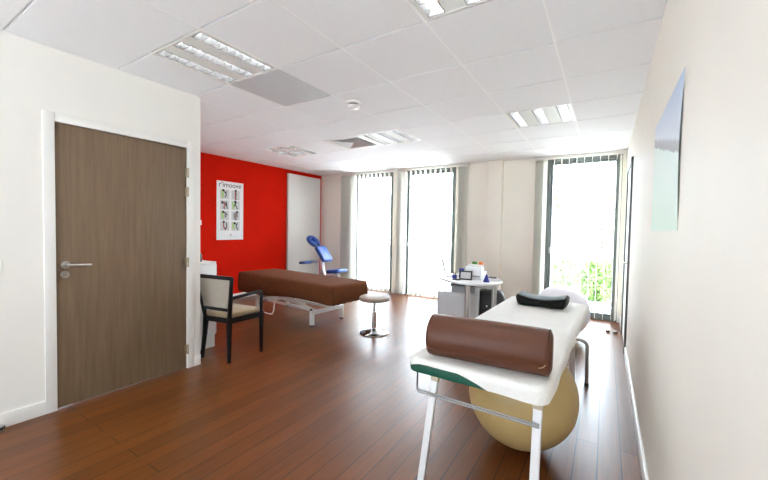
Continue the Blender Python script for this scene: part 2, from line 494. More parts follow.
# door
d = sroot('door_1', (XD, DY0, 0))
W = DY1 - DY0
B().box(-.05, .014, -.062, 0, 0, DZ + .06, bev=.003).box(-.05, .014, W, W + .062, 0, DZ + .06, bev=.003)\
   .box(-.05, .0135, .0005, W - .0005, DZ, DZ + .06, bev=.002).obj('door_frame', 'trim', d)
B().box(-.045, -.004, .003, W - .003, .008, DZ - .003, bev=.002).obj('door_leaf', 'oak', d)
h = B(); h.lathe([(0, -.004), (.027, -.004), (.027, .004), (.024, .008), (0, .008)], 28, (0, .055, 1.035), 'X')
h.tube(fillet([(.004, .055, 1.035), (.05, .055, 1.035), (.052, .19, 1.028)], .02), .0095, 14)
h.obj('door_handle', 'steel', d)
h = B(); h.lathe([(0, -.004), (.026, -.004), (.026, .004), (.023, .008), (0, .008)], 28, (0, .052, .966), 'X')
h.slot(1).box(.006, .012, .047, .057, .953, .975, bev=.002)
h.obj('lock_rose', ['steel', 'hinge'], d)
for z in (1.815, 1.64, .994, .18):
    q = B(); q.lathe([(0, -.045), (.008, -.045), (.009, -.04), (.009, -.003), (.007, 0), (.009, .003), (.009, .04), (.008, .045), (0, .045)], 14, (.010, W + .004, z))
    q.box(.0, .006, W - .022, W + .022, z - .04, z + .04, bev=.001)
    q.obj('hinge', 'hinge', d)

# grey door frame set in the right wall, far end
d2 = sroot('door_2', (XR, 4.72, 0))
B().box(-.02, .02, 0, .055, 0, 2.17, bev=.003).box(-.02, .02, .895, .95, 0, 2.17, bev=.003).box(-.02, .02, 0, .95, 2.115, 2.17, bev=.003).obj('door_frame', 'alu', d2)
B().box(-.004, .02, .056, .894, .01, 2.114, bev=.002).obj('door_leaf', 'trim', d2)
q = B(); q.lathe([(0, 0), (.024, 0), (.022, .01), (0, .01)], 20, (-.006, .12, 1.0), 'X', None)
q.tube(fillet([(-.004, .12, 1.0), (-.05, .12, 1.0), (-.052, .24, 1.0)], .02), .009, 10)
q.obj('door_handle', 'steel', d2)

# ------------------------------------------------------------------ windows and vertical blinds
def window(n, a, b, double, handle_side):
    r = sroot('window_%d' % n, ((a + b) / 2, YB + .06, 0))
    w = (b - a) / 2
    f = B(); t = .05
    f.box(-w, -w + t, -.035, .04, 0, WT, bev=.004); f.box(w - t, w, -.035, .04, 0, WT, bev=.004)
    f.box(-w + t, w - t, -.035, .04, WT - .06, WT, bev=.004)
    f.obj('frame', 'alu', r)
    B().box(-w + t, w - t, -.035, .04, 0, .02 if n < 3 else .045, bev=.004).obj('threshold', 'rail' if n < 3 else 'alu', r)  # first two windows paler: outdoor glare put into the colour
    s = B(); i0, i1 = -w + t + .001, w - t - .001; zb = .022 if n < 3 else .047
    st = .034
    s.box(i0, i0 + st, -.02, .03, zb, WT - .062, bev=.003); s.box(i1 - st, i1, -.02, .03, zb, WT - .062, bev=.003)
    s.box(i0 + st, i1 - st, -.02, .03, WT - .10, WT - .062, bev=.003)
    s.obj('sash', 'alu', r)
    B().box(i0 + st, i1 - st, -.02, .03, zb, .07 if n < 3 else .10, bev=.003).obj('bottom_rail', 'rail' if n < 3 else 'alu', r)  # same pale colour standing in for glare on the first two windows
    B().box(i0 + st + .001, i1 - st - .001, .004, .008, .071 if n < 3 else .101, WT - .101).obj('pane', 'glass', r)
    hx = i1 - st / 2 if handle_side > 0 else i0 + st / 2
    k = B(); k.box(hx - .013, hx + .013, -.032, -.02, .98, 1.08, bev=.004)
    k.tube(fillet([(hx, -.03, 1.03), (hx, -.07, 1.03), (hx - .11 * handle_side, -.07, 1.03)], .015), .008, 10)
    k.obj('window_handle', 'steel', r)
    return r
window(1, *WIN[0], False, 1)
window(2, *WIN[1], False, -1)
window(3, *WIN[2], False, -1)

def slat(x, yaw, z0=.035, z1=2.475):
    bd = B(); c, s = math.cos(yaw), math.sin(yaw); w = .0445
    def f(u, v):
        lx = (u - .5) * 2 * w; bow = .004 * (1 - (2 * u - 1) ** 2)
        return Vector((x + lx * c - bow * s, lx * s + bow * c, z0 + v * (z1 - z0)))
    bd.quadgrid(f, 4, 1, .0012)
    return bd
def blind(label, x0, x1, slats, weights=True):
    r = thing('vertical_blind', label, 'blind', ((x0 + x1) / 2, YB - .075, 0), 0, 'vertical blinds on the window wall')
    m = (x0 + x1) / 2
    B().box(x0 - m, x1 - m, -.022, .022, 2.492, H - .002, bev=.003).obj('head_rail', 'rail', r)
    B().box(x0 - m + .1, x0 - m + .2, .022, .075, 2.505, 2.525).obj('bracket', 'rail', r)
    B().box(x1 - m - .2, x1 - m - .1, .022, .075, 2.505, 2.525).obj('bracket', 'rail', r)
    for (x, yaw) in slats:
        s = slat(x - m, yaw)
        s.box(x - m - .006, x - m + .006, -.003, .003, 2.47, 2.497)
        s.obj('slat', 'slat', r)
    cpts = [(x1 - m - .02, -.026, 2.49), (x1 - m - .02, -.028, 1.1), (x1 - m - .012, -.028, 1.06), (x1 - m - .004, -.028, 1.1), (x1 - m - .004, -.026, 2.49)]
    B().tube(fillet(cpts, .006, 3), .0022, 6).obj('cord', 'rail', r)
    return r
def spread(a, b, n, yaw): return [(a + (b - a) * i / (n - 1), yaw + random.uniform(-.03, .03)) for i in range(n)]
RT = math.radians(90)
blind('white vertical blind bunched beside the red wall, over the window nearest it', -5.04, -3.64,
      spread(-5.01, -4.74, 9, math.radians(62)) + spread(-4.66, -3.81, 9, RT))
blind('white vertical blind over the middle window, behind the desk', -3.61, -2.13,
      spread(-3.58, -3.49, 4, math.radians(60)) + spread(-3.41, -2.47, 10, RT) + spread(-2.30, -2.18, 6, math.radians(62)))
blind('white vertical blind over the window beside the right wall', -1.01, 0.21,
      spread(-.985, -.865, 5, math.radians(60)) + spread(-.735, .10, 9, RT) + [(.15, math.radians(70))])

# ------------------------------------------------------------------ ceiling things
def troffer(k, j, label):
    x0, x1, y0, y1 = cx(k) + .006, cx(k + 1) - .006, cy(j) + .006, cy(j + 1) - .006
    mx_, my_ = (x0 + x1) / 2, (y0 + y1) / 2
    r = thing('ceiling_light', label, 'ceiling light', (mx_, my_, H), 0, 'square louvred fluorescent ceiling lights')
    a, b = (x1 - x0) / 2, (y1 - y0) / 2
    B().box(-a, a, -b, -b + .014, -.003, .10).box(-a, a, b - .014, b, -.003, .10).box(-a, -a + .014, -b + .014, b - .014, -.003, .10)\
       .box(a - .014, a, -b + .014, b - .014, -.003, .10).obj('frame', 'white_metal', r)
    B().box(-a + .014, a - .014, -b + .014, b - .014, .085, .10).obj('pan', 'lightpan', r)
    wch = .105
    cs = (-a + .014 + wch / 2 + .012, 0, a - .014 - wch / 2 - .012)
    # flat panels between the lamp channels
    pb = B()
    edges = [-a + .014] + [v for c in cs for v in (c - wch / 2, c + wch / 2)] + [a - .014]
    for e0, e1 in zip(edges[0::2], edges[1::2]):
        pb.box(e0, e1, -b + .014, b - .014, .002, .008)
    pb.obj('cover_panel', 'lightpan', r)
    for c in cs:
        lv = B()
        for s in (-1, 1):
            lv.quadgrid(lambda u, v: Vector((c + s * (wch / 2 - .004 - .02 * u), -b + .014 + v * (2 * b - .028), -.001 + .075 * u)), 1, 1, .0015)
        n = 9
        for i in range(n + 1):
            y = -b + .02 + (2 * b - .04) * i / n
            lv.prism([(c - wch / 2 + .004, y - .0025), (c + wch / 2 - .004, y - .0025), (c + wch / 2 - .004, y + .0025), (c - wch / 2 + .004, y + .0025)], .0, .042)
        lv.obj('louvre', 'reflector', r)
        B().lathe([(0, -b + .03), (.013, -b + .03), (.013, b - .03), (0, b - .03)], 12, (c, 0, .062), 'Y').obj('tube', 'tube', r)
    return r
troffer(-4, 1, 'lit louvred ceiling light beside the grey ceiling panel, nearest the wooden door')
troffer(-1, 1, 'ceiling light cut off by the top edge of the photo')
troffer(-1, 5, 'louvred ceiling light nearest the window beside the right wall')
troffer(-4, 5, 'louvred ceiling light beside the square air vent')
troffer(-7, 5, 'louvred ceiling light nearest the red wall')
troffer(-1, -3, 'added unseen ceiling light behind the camera beside the right wall')  # extra lamp added out of view, continuing the rows of ceiling lights

# grey panel
x0, x1, y0, y1 = cx(-4) + .005, cx(-3) - .005, cy(2) + .005, cy(3) - .005
o = B().box(-(x1 - x0) / 2, (x1 - x0) / 2, -(y1 - y0) / 2, (y1 - y0) / 2, -.002, .02, bev=.002).obj('ceiling_panel', 'grey_tile')
o.location = ((x0 + x1) / 2, (y0 + y1) / 2, H); tag(o, 'plain grey square panel in the white ceiling', 'ceiling panel')
# square four-way diffuser
r = thing('air_vent', 'square white air vent with slanted louvres in the ceiling', 'air vent', (cx(-4.5), cy(5.5), H))
a = GX / 2 - .006
v = B()
v.box(-a, a, -a, -a + .05, -.004, .02).box(-a, a, a - .05, a, -.004, .02).box(-a, -a + .05, -a + .05, a - .05, -.004, .02).box(a - .05, a, -a + .05, a - .05, -.004, .02)
v.obj('frame', 'white_metal', r)
v = B()
for i in range(5):
    ro = a - .055 - .046 * i; ri = ro - .03
    if ri < .02: break
    t = [[Vector((sx * q, sy * q, z)) for sx, sy in ((1, 1), (-1, 1), (-1, -1), (1, -1))] for q, z in ((ri, .035), (ro, -.004), (ro, -.001), (ri, .038))]
    v.shell(t + [t[0]], False, False)
v.obj('louvre', 'vent_grey', r)
B().box(-a + .05, a - .05, -a + .05, a - .05, .05, .06).obj('duct_plate', 'vent_grey', r)
# smoke detector
r = thing('smoke_detector', 'round white smoke detector on the ceiling', 'smoke detector', (-2.09, 2.75, H))
B().lathe([(0, 0), (.072, 0), (.072, -.014), (.062, -.02), (0, -.018)], 32).obj('base', 'white_metal', r)
B().lathe([(.045, -.018), (.045, -.036), (0, -.036)], 24).obj('chamber', 'dgrey', r)
B().lathe([(0, -.034), (.058, -.034), (.060, -.046), (.048, -.064), (.02, -.07), (0, -.07)], 32).obj('cover', 'white_metal', r)

# ------------------------------------------------------------------ wall things
def text_mesh(body, size):
    cu = bpy.data.curves.new('lettering', 'FONT'); cu.body = body; cu.size = size; cu.align_x = 'CENTER'; cu.extrude = .0005
    o = bpy.data.objects.new('lettering', cu); COL.objects.link(o)
    dg = bpy.context.evaluated_depsgraph_get()
    me = bpy.data.meshes.new_from_object(o.evaluated_get(dg))
    bpy.data.objects.remove(o); bpy.data.curves.remove(cu); return me

# exercise poster on the red wall: local x along +Y of the room, z up, facing +X
r = thing('exercise_poster', 'white poster of eight small exercise pictures on the red wall', 'poster', (XL + .0025, 3.945, 1.60), PI / 2)
pw, ph = .265, .515
B().box(-pw, pw, -.003, .001, -ph, ph).obj('sheet', 'paper', r)
me = text_mesh("r'imoove", .125); me.materials.append(M['ink'])
o = bpy.data.objects.new('title', me); COL.objects.link(o); o.parent = r
o.rotation_euler = (PI / 2, 0, 0); o.location = (-.005, -.0036, .415)
def strokes(bd, sl, z=-.0045, w=.017):
    for path in sl:
        for (xa, za), (xb, zb) in zip(path, path[1:]):
            bd.beam((xa, z, za), (xb, z, zb), w, .0008, up=(0, 1, 0))
fig = [
    ([[(-.03, .07), (.01, .03), (.03, -.01), (.0, -.05)], [(.01, .03), (.04, .05)]], 'g'),
    ([[(.0, .08), (.01, .02), (.0, -.04), (.01, -.085)], [(-.01, .05), (-.01, -.03)]], 'r'),
    ([[(-.05, .04), (-.01, .05), (.03, .0), (-.02, -.03), (.0, -.07)], [(.03, .06), (.045, -.07)]], 'r'),
    ([[(-.01, .07), (.0, .0), (.04, -.06)], [(.0, .03), (-.035, -.02)], [(.02, .06), (-.02, .02)]], 'g'),
    ([[(-.03, .06), (.02, .04), (.05, .0)], [(.02, .04), (.0, -.02), (.03, -.03)]], 'g'),
    ([[(.03, .07), (.03, -.03)], [(-.03, .05), (-.03, -.04), (.0, -.07), (.03, -.05)], [(.0, .06), (.0, -.04)]], 'r'),
    ([[(-.02, .07), (-.02, -.02), (.03, -.05)], [(.03, .06), (.035, -.03), (.0, -.07)]], 'r'),
    ([[(-.02, .05), (.02, .03), (.01, -.01), (.05, -.07)], [(.02, .03), (.04, .05)]], 'g')]
for i, (sl, kd) in enumerate(fig):
    cxp = -.11 if i % 2 == 0 else .105; czp = .285 - .185 * (i // 2)
    bd = B()
    bd.slot(0).box(cxp - .085, cxp + .085, -.0036, -.003, czp - .082, czp + .082)
    if kd == 'g':
        bd.slot(1).prism([(cxp - .08, czp + .075), (cxp - .03, czp + .05), (cxp - .015, czp - .02), (cxp - .035, czp - .075), (cxp - .06, czp - .05)], -.0001, .0006,
                         mx=Matrix.Translation((0, -.0038, 0)) @ Matrix.Rotation(PI / 2, 4, 'X'))
    bd.slot(2)
    strokes(bd, [[(x + cxp, z + czp) for x, z in p] for p in sl])
    bd.lathe([(0, -.0005), (.022, -.0005), (.022, .0005), (0, .0005)], 12, (cxp + sl[0][0][0], -.0046, czp + sl[0][0][1]), 'Y')
    if kd == 'r':
        bd.slot(3); strokes(bd, [[(x * .6 + cxp - .012, z * .8 + czp - .01) for x, z in sl[0]]], -.0055, .02)
    bd.obj('illustration', ['paper_tint', 'inkgreen', 'ink', 'inkred'], r)
B().lathe([(0, -.0005), (.012, -.0005), (.012, .0005), (0, .0005)], 16, (.01, -.0036, -.43), 'Y').obj('printed_mark', 'ink', r)
B().box(-.1, .12, -.0036, -.003, -.466, -.46).obj('printed_line', 'inkgrey', r)

# landscape poster on right wall: slightly lifting sheet
def fposter(u, v):
    y = 1.70 + u * .92; z = 1.352 + v * .60
    lift = .0013 + .008 * (1 - u) ** 3 * math.sin(PI * v)
    return Vector((-lift, y - 2.16, z - 1.65))
o = B().quadgrid(fposter, 16, 12, .0012).obj('landscape_poster', 'print')
o.location = (XR, 2.16, 1.65); tag(o, 'pale landscape poster with a blue sky on the right wall', 'poster')

# tall white panel on red wall
r = thing('wall_panel', 'tall white panel fixed to the red wall beside the window corner', 'panel', (XL, 5.755, 0))
B().box(0.004, .055, -.49, .49, .02, 2.455, bev=.006).obj('panel', 'cabinet', r)
B().box(0.0, .012, -.49, -.478, .02, 2.455).box(0.0, .012, .478, .49, .02, 2.455).obj('mounting_rail', 'mgrey', r)

# light switches
def switch(label, loc, rz):
    r = thing('light_switch', label, 'light switch', loc, rz)
    B().box(-.041, .041, -.009, 0, -.041, .041, bev=.004).obj('plate', 'trim', r)
    B().box(-.024, .024, -.014, -.008, -.03, .03, bev=.003).obj('rocker', 'trim', r)
    return r
switch('white light switch beside the wooden door frame', (XD, .592, 1.046), PI / 2)
switch('white light switch on the red wall', (XL, 3.37, 1.38), PI / 2)

# door stops
def doorstop(label, loc, s=1.0):
    r = thing('door_stop', label, 'door stop', loc)
    B().lathe([(0, 0), (.02 * s, 0), (.022 * s, .004), (.022 * s, .03), (0, .03)], 24).obj('body', 'steel', r)
    B().lathe([(.0225 * s, .011), (.0255 * s, .013), (.0255 * s, .024), (.0225 * s, .026)], 24).obj('bumper', 'rubber', r)
    B().lathe([(0, .03), (.021 * s, .03), (.017 * s, .038), (0, .04)], 24).obj('cap', 'chrome', r)
doorstop('steel door stop with black ring on the floor by the left wall', (-3.245, .60, 0), 1.1)
doorstop('small steel door stop on the floor in the right wall corner', (.145, 5.60, 0))
doorstop('small steel door stop just left of the other corner stop', (.06, 5.62, 0))

# ------------------------------------------------------------------ low white cabinet by the wall end
r = thing('storage_cabinet', 'low white cabinet behind the black armchair', 'cabinet', (-3.86, 2.145, 0))
B().box(-.225, .225, -.185, .185, .13, .915, bev=.003).obj('body', 'cabinet', r)
B().box(-.215, .222, -.18, .18, 0, .13).obj('plinth', 'trim', r)
B().box(-.23, .232, -.19, .19, .915, .94, bev=.003).obj('top', 'cabinet', r)
dr = B().box(-.218, .218, .185, .203, .14, .91, bev=.002).obj('door', 'cabinet', r)
B().tube(fillet([(.17, .2, .5), (.17, .225, .5), (.17, .225, .62), (.17, .2, .62)], .01), .005, 8).obj('handle', 'steel', dr)
r = thing('pump_bottle', 'small dark grey bottle on the white cabinet', 'bottle', (-3.733, 2.2, .94))
B().lathe([(0, 0), (.028, 0), (.03, .004), (.03, .075), (.024, .088), (.012, .092), (0, .092)], 24).obj('body', 'dgrey', r)
B().lathe([(0, .09), (.014, .09), (.014, .106), (.006, .108), (0, .112)], 16).obj('cap', 'mgrey', r)

# ------------------------------------------------------------------ armchair
r = thing('armchair', 'black wooden armchair with beige upholstered seat and back', 'chair', (-3.277, 2.27, 0), math.radians(9))
for s in (-1, 1):
    # rear leg + back stile
    pts = [(s * .180, -.19, 0), (s * .165, -.175, .22), (s * .155, -.165, .42)]
    g = B()
    for p, q, w in zip(pts, pts[1:], (.026, .034)):
        g.beam(p, q, w, w, .003, w + .008, w + .008, up=(0, 1, 0))
    g.obj('leg', 'black_lacquer', r)
    g = B(); g.beam((s * .155, -.165, .40), (s * .238, -.215, .84), .036, .032, .004, .030, .026, up=(0, 1, 0)); g.obj('back_stile', 'black_lacquer', r)
    g = B(); g.beam((s * .222, .205, 0), (s * .228, .200, .43), .026, .026, .003, .036, .036, up=(0, 1, 0)); g.obj('leg', 'black_lacquer', r)
    g = B()
    arm = fillet([(s * .226, .198, .41), (s * .232, .190, .655), (s * .229, -.02, .648), (s * .198, -.185, .632)], .035, 6)
    g.tube(arm, .0165, 10); g.obj('arm', 'black_lacquer', r)
g = B()
g.beam((-.21, .198, .405), (.21, .198, .405), .03, .05, .004); g.beam((-.165, -.165, .405), (.165, -.165, .405), .03, .05, .004)
for s in (-1, 1): g.beam((s * .17, -.165, .405), (s * .222, .198, .405), .028, .05, .004)
g.obj('seat_frame', 'black_lacquer', r)
g = B(); mx = Matrix.Translation((0, .02, 0))
cushion(g, .216, .195, .05, .428, .478, .02, mx=mx)
for v in g.bm.verts: v.co.x *= 1 - .24 * (.21 - v.co.y) / .4
g.obj('seat', 'beige', r)
g = B()
g.beam((-.236, -.2135, .832), (.236, -.2135, .832), .028, .036, .004); g.obj('top_rail', 'black_lacquer', r)
g = B(); g.beam((-.18, -.178, .515), (.18, -.178, .515), .026, .034, .004); g.obj('back_rail', 'black_lacquer', r)
g = B()
def fb(u, v, sg, off):
    z = .528 + v * .29; k = (z - .40) / .44; half = .136 + .083 * k
    y = -.165 - .05 * k + sg * (off * (1 - (2 * u - 1) ** 4) * (1 - (2 * v - 1) ** 4) + .008)
    return Vector(((2 * u - 1) * half, y, z))
g.quadgrid(lambda u, v: fb(u, v, -1, .008), 12, 12); g.quadgrid(lambda u, v: fb(1 - u, v, 1, .018), 12, 12)
g.box(-.15, .15, -.2, -.186, .535, .8)
g.obj('backrest', 'grey_beige', r)

# ------------------------------------------------------------------ brown treatment table
BR = math.radians(-5)
r = thing('treatment_table', 'treatment table under a brown fitted sheet on a white lifting base', 'massage table', (-3.92, 3.86, 0), BR)
a, b, rad = 1.08, .375, .09
rings = []
prof = [(.25, .600, 0), (.06, .601, 0), (.018, .594, .15), (.004, .575, .3), (0, .54, .5), (-.004, .48, .8), (.0, .385, 1.2), (.012, .362, 1.5), (.045, .352, 1.5), (.10, .362, .8)]
base0 = rrect(a, b, rad)
N = len(base0)
for ins, z, wob in prof:
    ring = []
    for i, (x, y) in enumerate(rrect(a - ins, b - ins, max(rad - ins, .02))):
        bx, by = base0[i]
        endness = max(0, min(1, (abs(bx) - .86) / .2))
        sgn = 1 if i % 2 else -1
        nl = math.hypot(bx, by) or 1
        off = wob * (.011 * endness * sgn + .006 * math.sin(bx * 7 + by * 3) * (1 - endness))
        dx, dy = (math.copysign(1, bx) * endness, math.copysign(1, by) * (1 - endness * .5))
        sag = .012 * math.sin(bx * 4.2) * max(0, wob - .7) - .075 * max(0, wob - .5) * max(0, min(1, (.35 - bx) / 1.2))
        ring.append(Vector((x + dx * off, y + dy * off, z + sag)))
    rings.append(ring)
g = B(); g.shell(rings, True, False); g.obj('fitted_sheet', 'brown_sheet', r, angle=60)
g = B(); cushion(g, a - .02, b - .02, .08, .39, .585, .03); g.obj('mattress', 'taupe', r)
g = B()
for s in (-1, 1): g.beam((-.95, s * .24, .352), (.95, s * .24, .352), .04, .04, .004)
for x in (-.95, -.3, .3, .95): g.beam((x, -.24, .352), (x, .24, .352), .04, .04, .004)
g.obj('top_frame', 'white_metal', r)
g = B()
for s in (-1, 1): g.beam((-.60, s * .15, .18), (.62, s * .15, .18), .04, .035, .004)
g.obj('base_rail', 'white_metal', r)
for x in (-.62, .63):
    g = B(); g.beam((x, -.31, .185), (x, .31, .185), .05, .05, .006); g.obj('cross_beam', 'white_metal', r)
    for s in (-1, 1):
        lg = B().box(x - .025, x + .025, s * .285 - .025, s * .285 + .025, .02, .2, bev=.006).obj('leg', 'white_metal', r)
        B().lathe([(0, 0), (.026, 0), (.026, .012), (.02, .022), (0, .022)], 16, (x, s * .285, 0)).obj('foot', 'rubber', lg)
for s in (-1, 1):
    g = B(); g.beam((.50, s * .17, .19), (-.18, s * .19, .34), .026, .04, .004); g.obj('lift_arm', 'white_metal', r)
    g = B(); g.beam((-.50, s * .125, .19), (.22, s * .20, .34), .026, .04, .004); g.obj('lift_arm', 'white_metal', r)
    for p in ((.5, s * .19, .19), (-.18, s * .21, .335), (.17, s * .22, .327)):
        B().lathe([(0, -.012), (.014, -.012), (.014, .012), (0, .012)], 14, p, 'Y').obj('pivot', 'rubber', r)
g = B(); g.lathe([(0, 0), (.022, 0), (.022, .3), (.014, .3), (.014, .5), (0, .5)], 14, (-.35, 0, .2), 'X'); g.obj('actuator', 'white_metal', r)
g = B(); g.tube(fillet([(-.10, -.2, .30), (-.10, -.34, .28), (-.12, -.36, .07), (-.22, -.37, .055), (-.52, -.37, .055), (-.58, -.36, .1)], .05), .011, 10)
g.obj('foot_bar', 'white_metal', r)
g = B(); g.tube(fillet([(-.5, -.2, .2), (-.5, -.34, .18), (-.3, -.39, .05), (-.05, -.39, .05)], .05), .008, 8); g.obj('pedal_rod', 'chrome', r)

# ------------------------------------------------------------------ stool
r = thing('swivel_stool', 'round taupe swivel stool on a chrome pedestal', 'stool', (-2.48, 3.77, 0))
B().lathe([(0, 0), (.185, 0), (.188, .006), (.18, .014), (.12, .03), (.05, .045), (.034, .06), (0, .06)], 48).obj('base', 'chrome', r)
B().lathe([(0, .05), (.028, .05), (.028, .27), (.024, .275), (.016, .275), (.016, .415), (0, .415)], 24).obj('column', 'chrome', r)
B().lathe([(0, .405), (.1, .405), (.1, .418), (0, .418)], 24).obj('seat_plate', 'black', r)
B().lathe([(0, .416), (.165, .416), (.19, .425), (.198, .445), (.19, .465), (.165, .476), (.1, .482), (0, .484)], 48).obj('seat', 'taupe', r)

# ------------------------------------------------------------------ front massage table
TX, TY = -.474, 2.592
r = thing('massage_table', 'folding massage table with white towelling cover and green edge', 'massage table', (TX, TY, 0), math.radians(-1.6))
a, b, rad = .324, 1.038, .05
g = B(); cushion(g, a, b, rad, .632, .694, .008); g.obj('cushion', 'green_vinyl', r)
def hem(x, y):
    # the cover rides up in an arc at the near left end
    z = .634 + .003 * math.sin(9 * x + 5 * y)
    if y < -b + .10:
        t = (x + .335) / .41
        if 0 < t < 1: z += .056 * math.sin(PI * min(1, t) ** .75) ** .7 * (1 if y < -b + .03 else max(0, 1 - (y + b - .03) / .07))
    if x < -a + .02 and y < -b + .25: z += .0
    return z
rings = []
for ins, z in ((.15, .703), (.03, .7035), (.010, .700), (.0, .692), (-.006, .68)):
    rings.append([Vector((x, y, z + .0015 * math.sin(11 * x + 3 * y) * (ins > .02))) for x, y in rrect(a - ins, b - ins, rad - min(ins, .03), 7, 26)])
o0 = rrect(a + .006, b + .006, rad + .006, 7, 26)
for k in (.35, .7, 1.0):
    ring = []
    for x, y in o0:
        hz = hem(x, y); wv = .003 * math.sin(28 * x + 17 * y) * k
        nx, ny = (math.copysign(1, x) if abs(x) > a - .03 else 0), (math.copysign(1, y) if abs(y) > b - .03 else 0)
        ring.append(Vector((x + nx * wv, y + ny * wv, .68 + (hz - .68) * k)))
    rings.append(ring)
for x_off in (.003,):
    rings.append([Vector((p.x * .988, p.y * .997, p.z)) for p in rings[-1]])
g = B(); g.shell(rings, True, False); g.obj('towelling_cover', 'towel', r, angle=60)
g = B()
for s in (-1, 1): g.beam((s * .235, -.925, .616), (s * .235, .925, .616), .03, .03, .003)
for y in (-.925, -.02, .02, .925): g.beam((-.235, y, .616), (.235, y, .616), .03, .03, .003)
g.obj('frame', 'white_leg', r)
near = ((-.185, -.992, .632), (-.232, -1.06, 0)), ((.284, -.992, .632), (.284, -1.06, 0))
for (p, q) in near:
    p, q = Vector(p), Vector(q); dirv = (q - p).normalized()
    lg = B(); lg.beam(p + dirv * .006, q + Vector((0, 0, .012)), .036, .026, .003, .033, .024, up=(0, 1, 0)); lo = lg.obj('leg', 'white_leg', r)
    B().box(q.x - .025, q.x + .025, q.y - .02, q.y + .02, 0, .022, bev=.004).obj('foot', 'rubber', lo)
    br = B(); br.beam(p + dirv * .012, p + dirv * .034, .041, .031, .003, up=(0, 1, 0)); br.obj('bracket', 'beige_plastic', lo)
for x in (-.225, .235):
    p, q = Vector((x, .76, .60)), Vector((x + .01, .84, 0))
    lo = B().beam(p, q + Vector((0, 0, .012)), .042, .028, .003, up=(0, 1, 0)).obj('leg', 'white_leg', r)
    B().box(q.x - .025, q.x + .025, q.y - .02, q.y + .02, 0, .022, bev=.004).obj('foot', 'rubber', lo)
# chrome towel bar on the near end
g = B()
for dz in (-.0055, .0055):
    g.tube(fillet([(-.268, -1.028, .640), (-.268, -1.028, .540 + dz), (.296, -1.028, .541 + dz)], .022), .0042, 8)
g.tube([(-.268, -1.028, .636), (-.268, -.95, .636)], .006, 8)
g.obj('towel_bar', 'dark_steel', r)
# bent steel support at the far end
g = B()
g.tube(fillet([(.235, .84, .42), (.29, .88, .42), (.340, .935, .38), (.345, .95, .02)], .06, 8), .015, 12)
so = g.obj('support_tube', 'steel', r)
B().lathe([(0, 0), (.018, 0), (.018, .03), (0, .03)], 14, (.345, .95, 0)).obj('foot', 'rubber', so)

# bolster on the table
r = thing('bolster', 'brown leather bolster lying across the white massage table', 'bolster', (-.464, 1.686, .705), math.radians(4.2))
L, R_ = .283, .102
prof = [(0, -L), (R_ - .03, -L), (R_ - .014, -L + .005), (R_ - .004, -L + .014), (R_, -L + .03), (R_ + .001, 0), (R_, L - .03), (R_ - .004, L - .014), (R_ - .014, L - .005), (R_ - .03, L), (0, L)]
B().lathe(prof, 56, (0, 0, R_), 'X').obj('body', 'leather', r)
for s in (-1, 1):
    g = B(); g.tube([(s * (L - .013), (R_ - .004) * math.cos(t), R_ + (R_ - .004) * math.sin(t)) for t in [2 * PI * i / 56 for i in range(56)]], .0035, 8, True)
    g.obj('piping', 'leather', r)
an = math.radians(205)
g = B(); g.beam((-L + .02, R_ * math.cos(an) * 1.005, R_ + R_ * math.sin(an) * 1.005), (L - .02, R_ * math.cos(an) * 1.005, R_ + R_ * math.sin(an) * 1.005), .003, .004)
g.obj('seam', 'leather_seam', r)
g = B(); g.tube(fillet([(L - .05, -R_ * .93 - .004, R_ - .045), (L - .03, -R_ * .94 - .006, R_ - .036), (L - .022, -R_ * .94 - .007, R_ - .024)], .008), .0022, 6)
g.obj('zip_pull', 'beige', r)

# black contoured head cushion
r = thing('head_cushion', 'black contoured head cushion on the far end of the white table', 'cushion', (-.445, 3.30, .705), math.radians(-2))
sec = []
nx_ = 24
rings = []
for i in range(nx_ + 1):
    u = -1 + 2 * i / nx_
    ed = (1 - abs(u) ** 10)
    top = .068 + .036 * abs(u) ** 2.0
    e = max(.001, 1 - .9 * max(0, abs(u) - .93) / .07)
    hw = .135 * (1 - .25 * max(0, abs(u) - .9) / .1)
    zc = top / 2; hh = top / 2 * (1 - .35 * max(0, abs(u) - .93) / .07)
    x = u * (.195 + .0)
    ring = []
    for k in range(28):
        t = 2 * PI * k / 28
        c_, s_ = math.cos(t), math.sin(t)
        pr = .55
        yy = math.copysign(abs(c_) ** pr, c_) * hw; zz = math.copysign(abs(s_) ** pr, s_) * hh
        ring.append(Vector((x + (.006 * u) * (zz / max(hh, .001)), yy, zc + zz)))
    rings.append(ring)
g = B(); g.shell(rings); g.obj('body', 'black_leather', r, angle=50)
g = B(); g.tube([(p[7 + 4].x, p[7 + 4].y + .0, p[7 + 4].z) for p in rings[1:-1]], .0028, 6); g.obj('piping', 'black_leather', r)

# exercise balls
o = B().sphere((0, 0, 0), .3213, 64, 40).obj('exercise_ball', 'yellow_ball'); o.location = (-.420, 2.342, .3213)
tag(o, 'cream yellow exercise ball under the white massage table', 'exercise ball')
o.rotation_euler = (.5, .3, 0)
o = B().sphere((0, 0, 0), .3266, 64, 40).obj('exercise_ball', 'white_ball'); o.location = (-.459, 5.06, .3266)
tag(o, 'white exercise ball on the floor behind the white massage table', 'exercise ball'); o.rotation_euler = (.4, .2, 0)

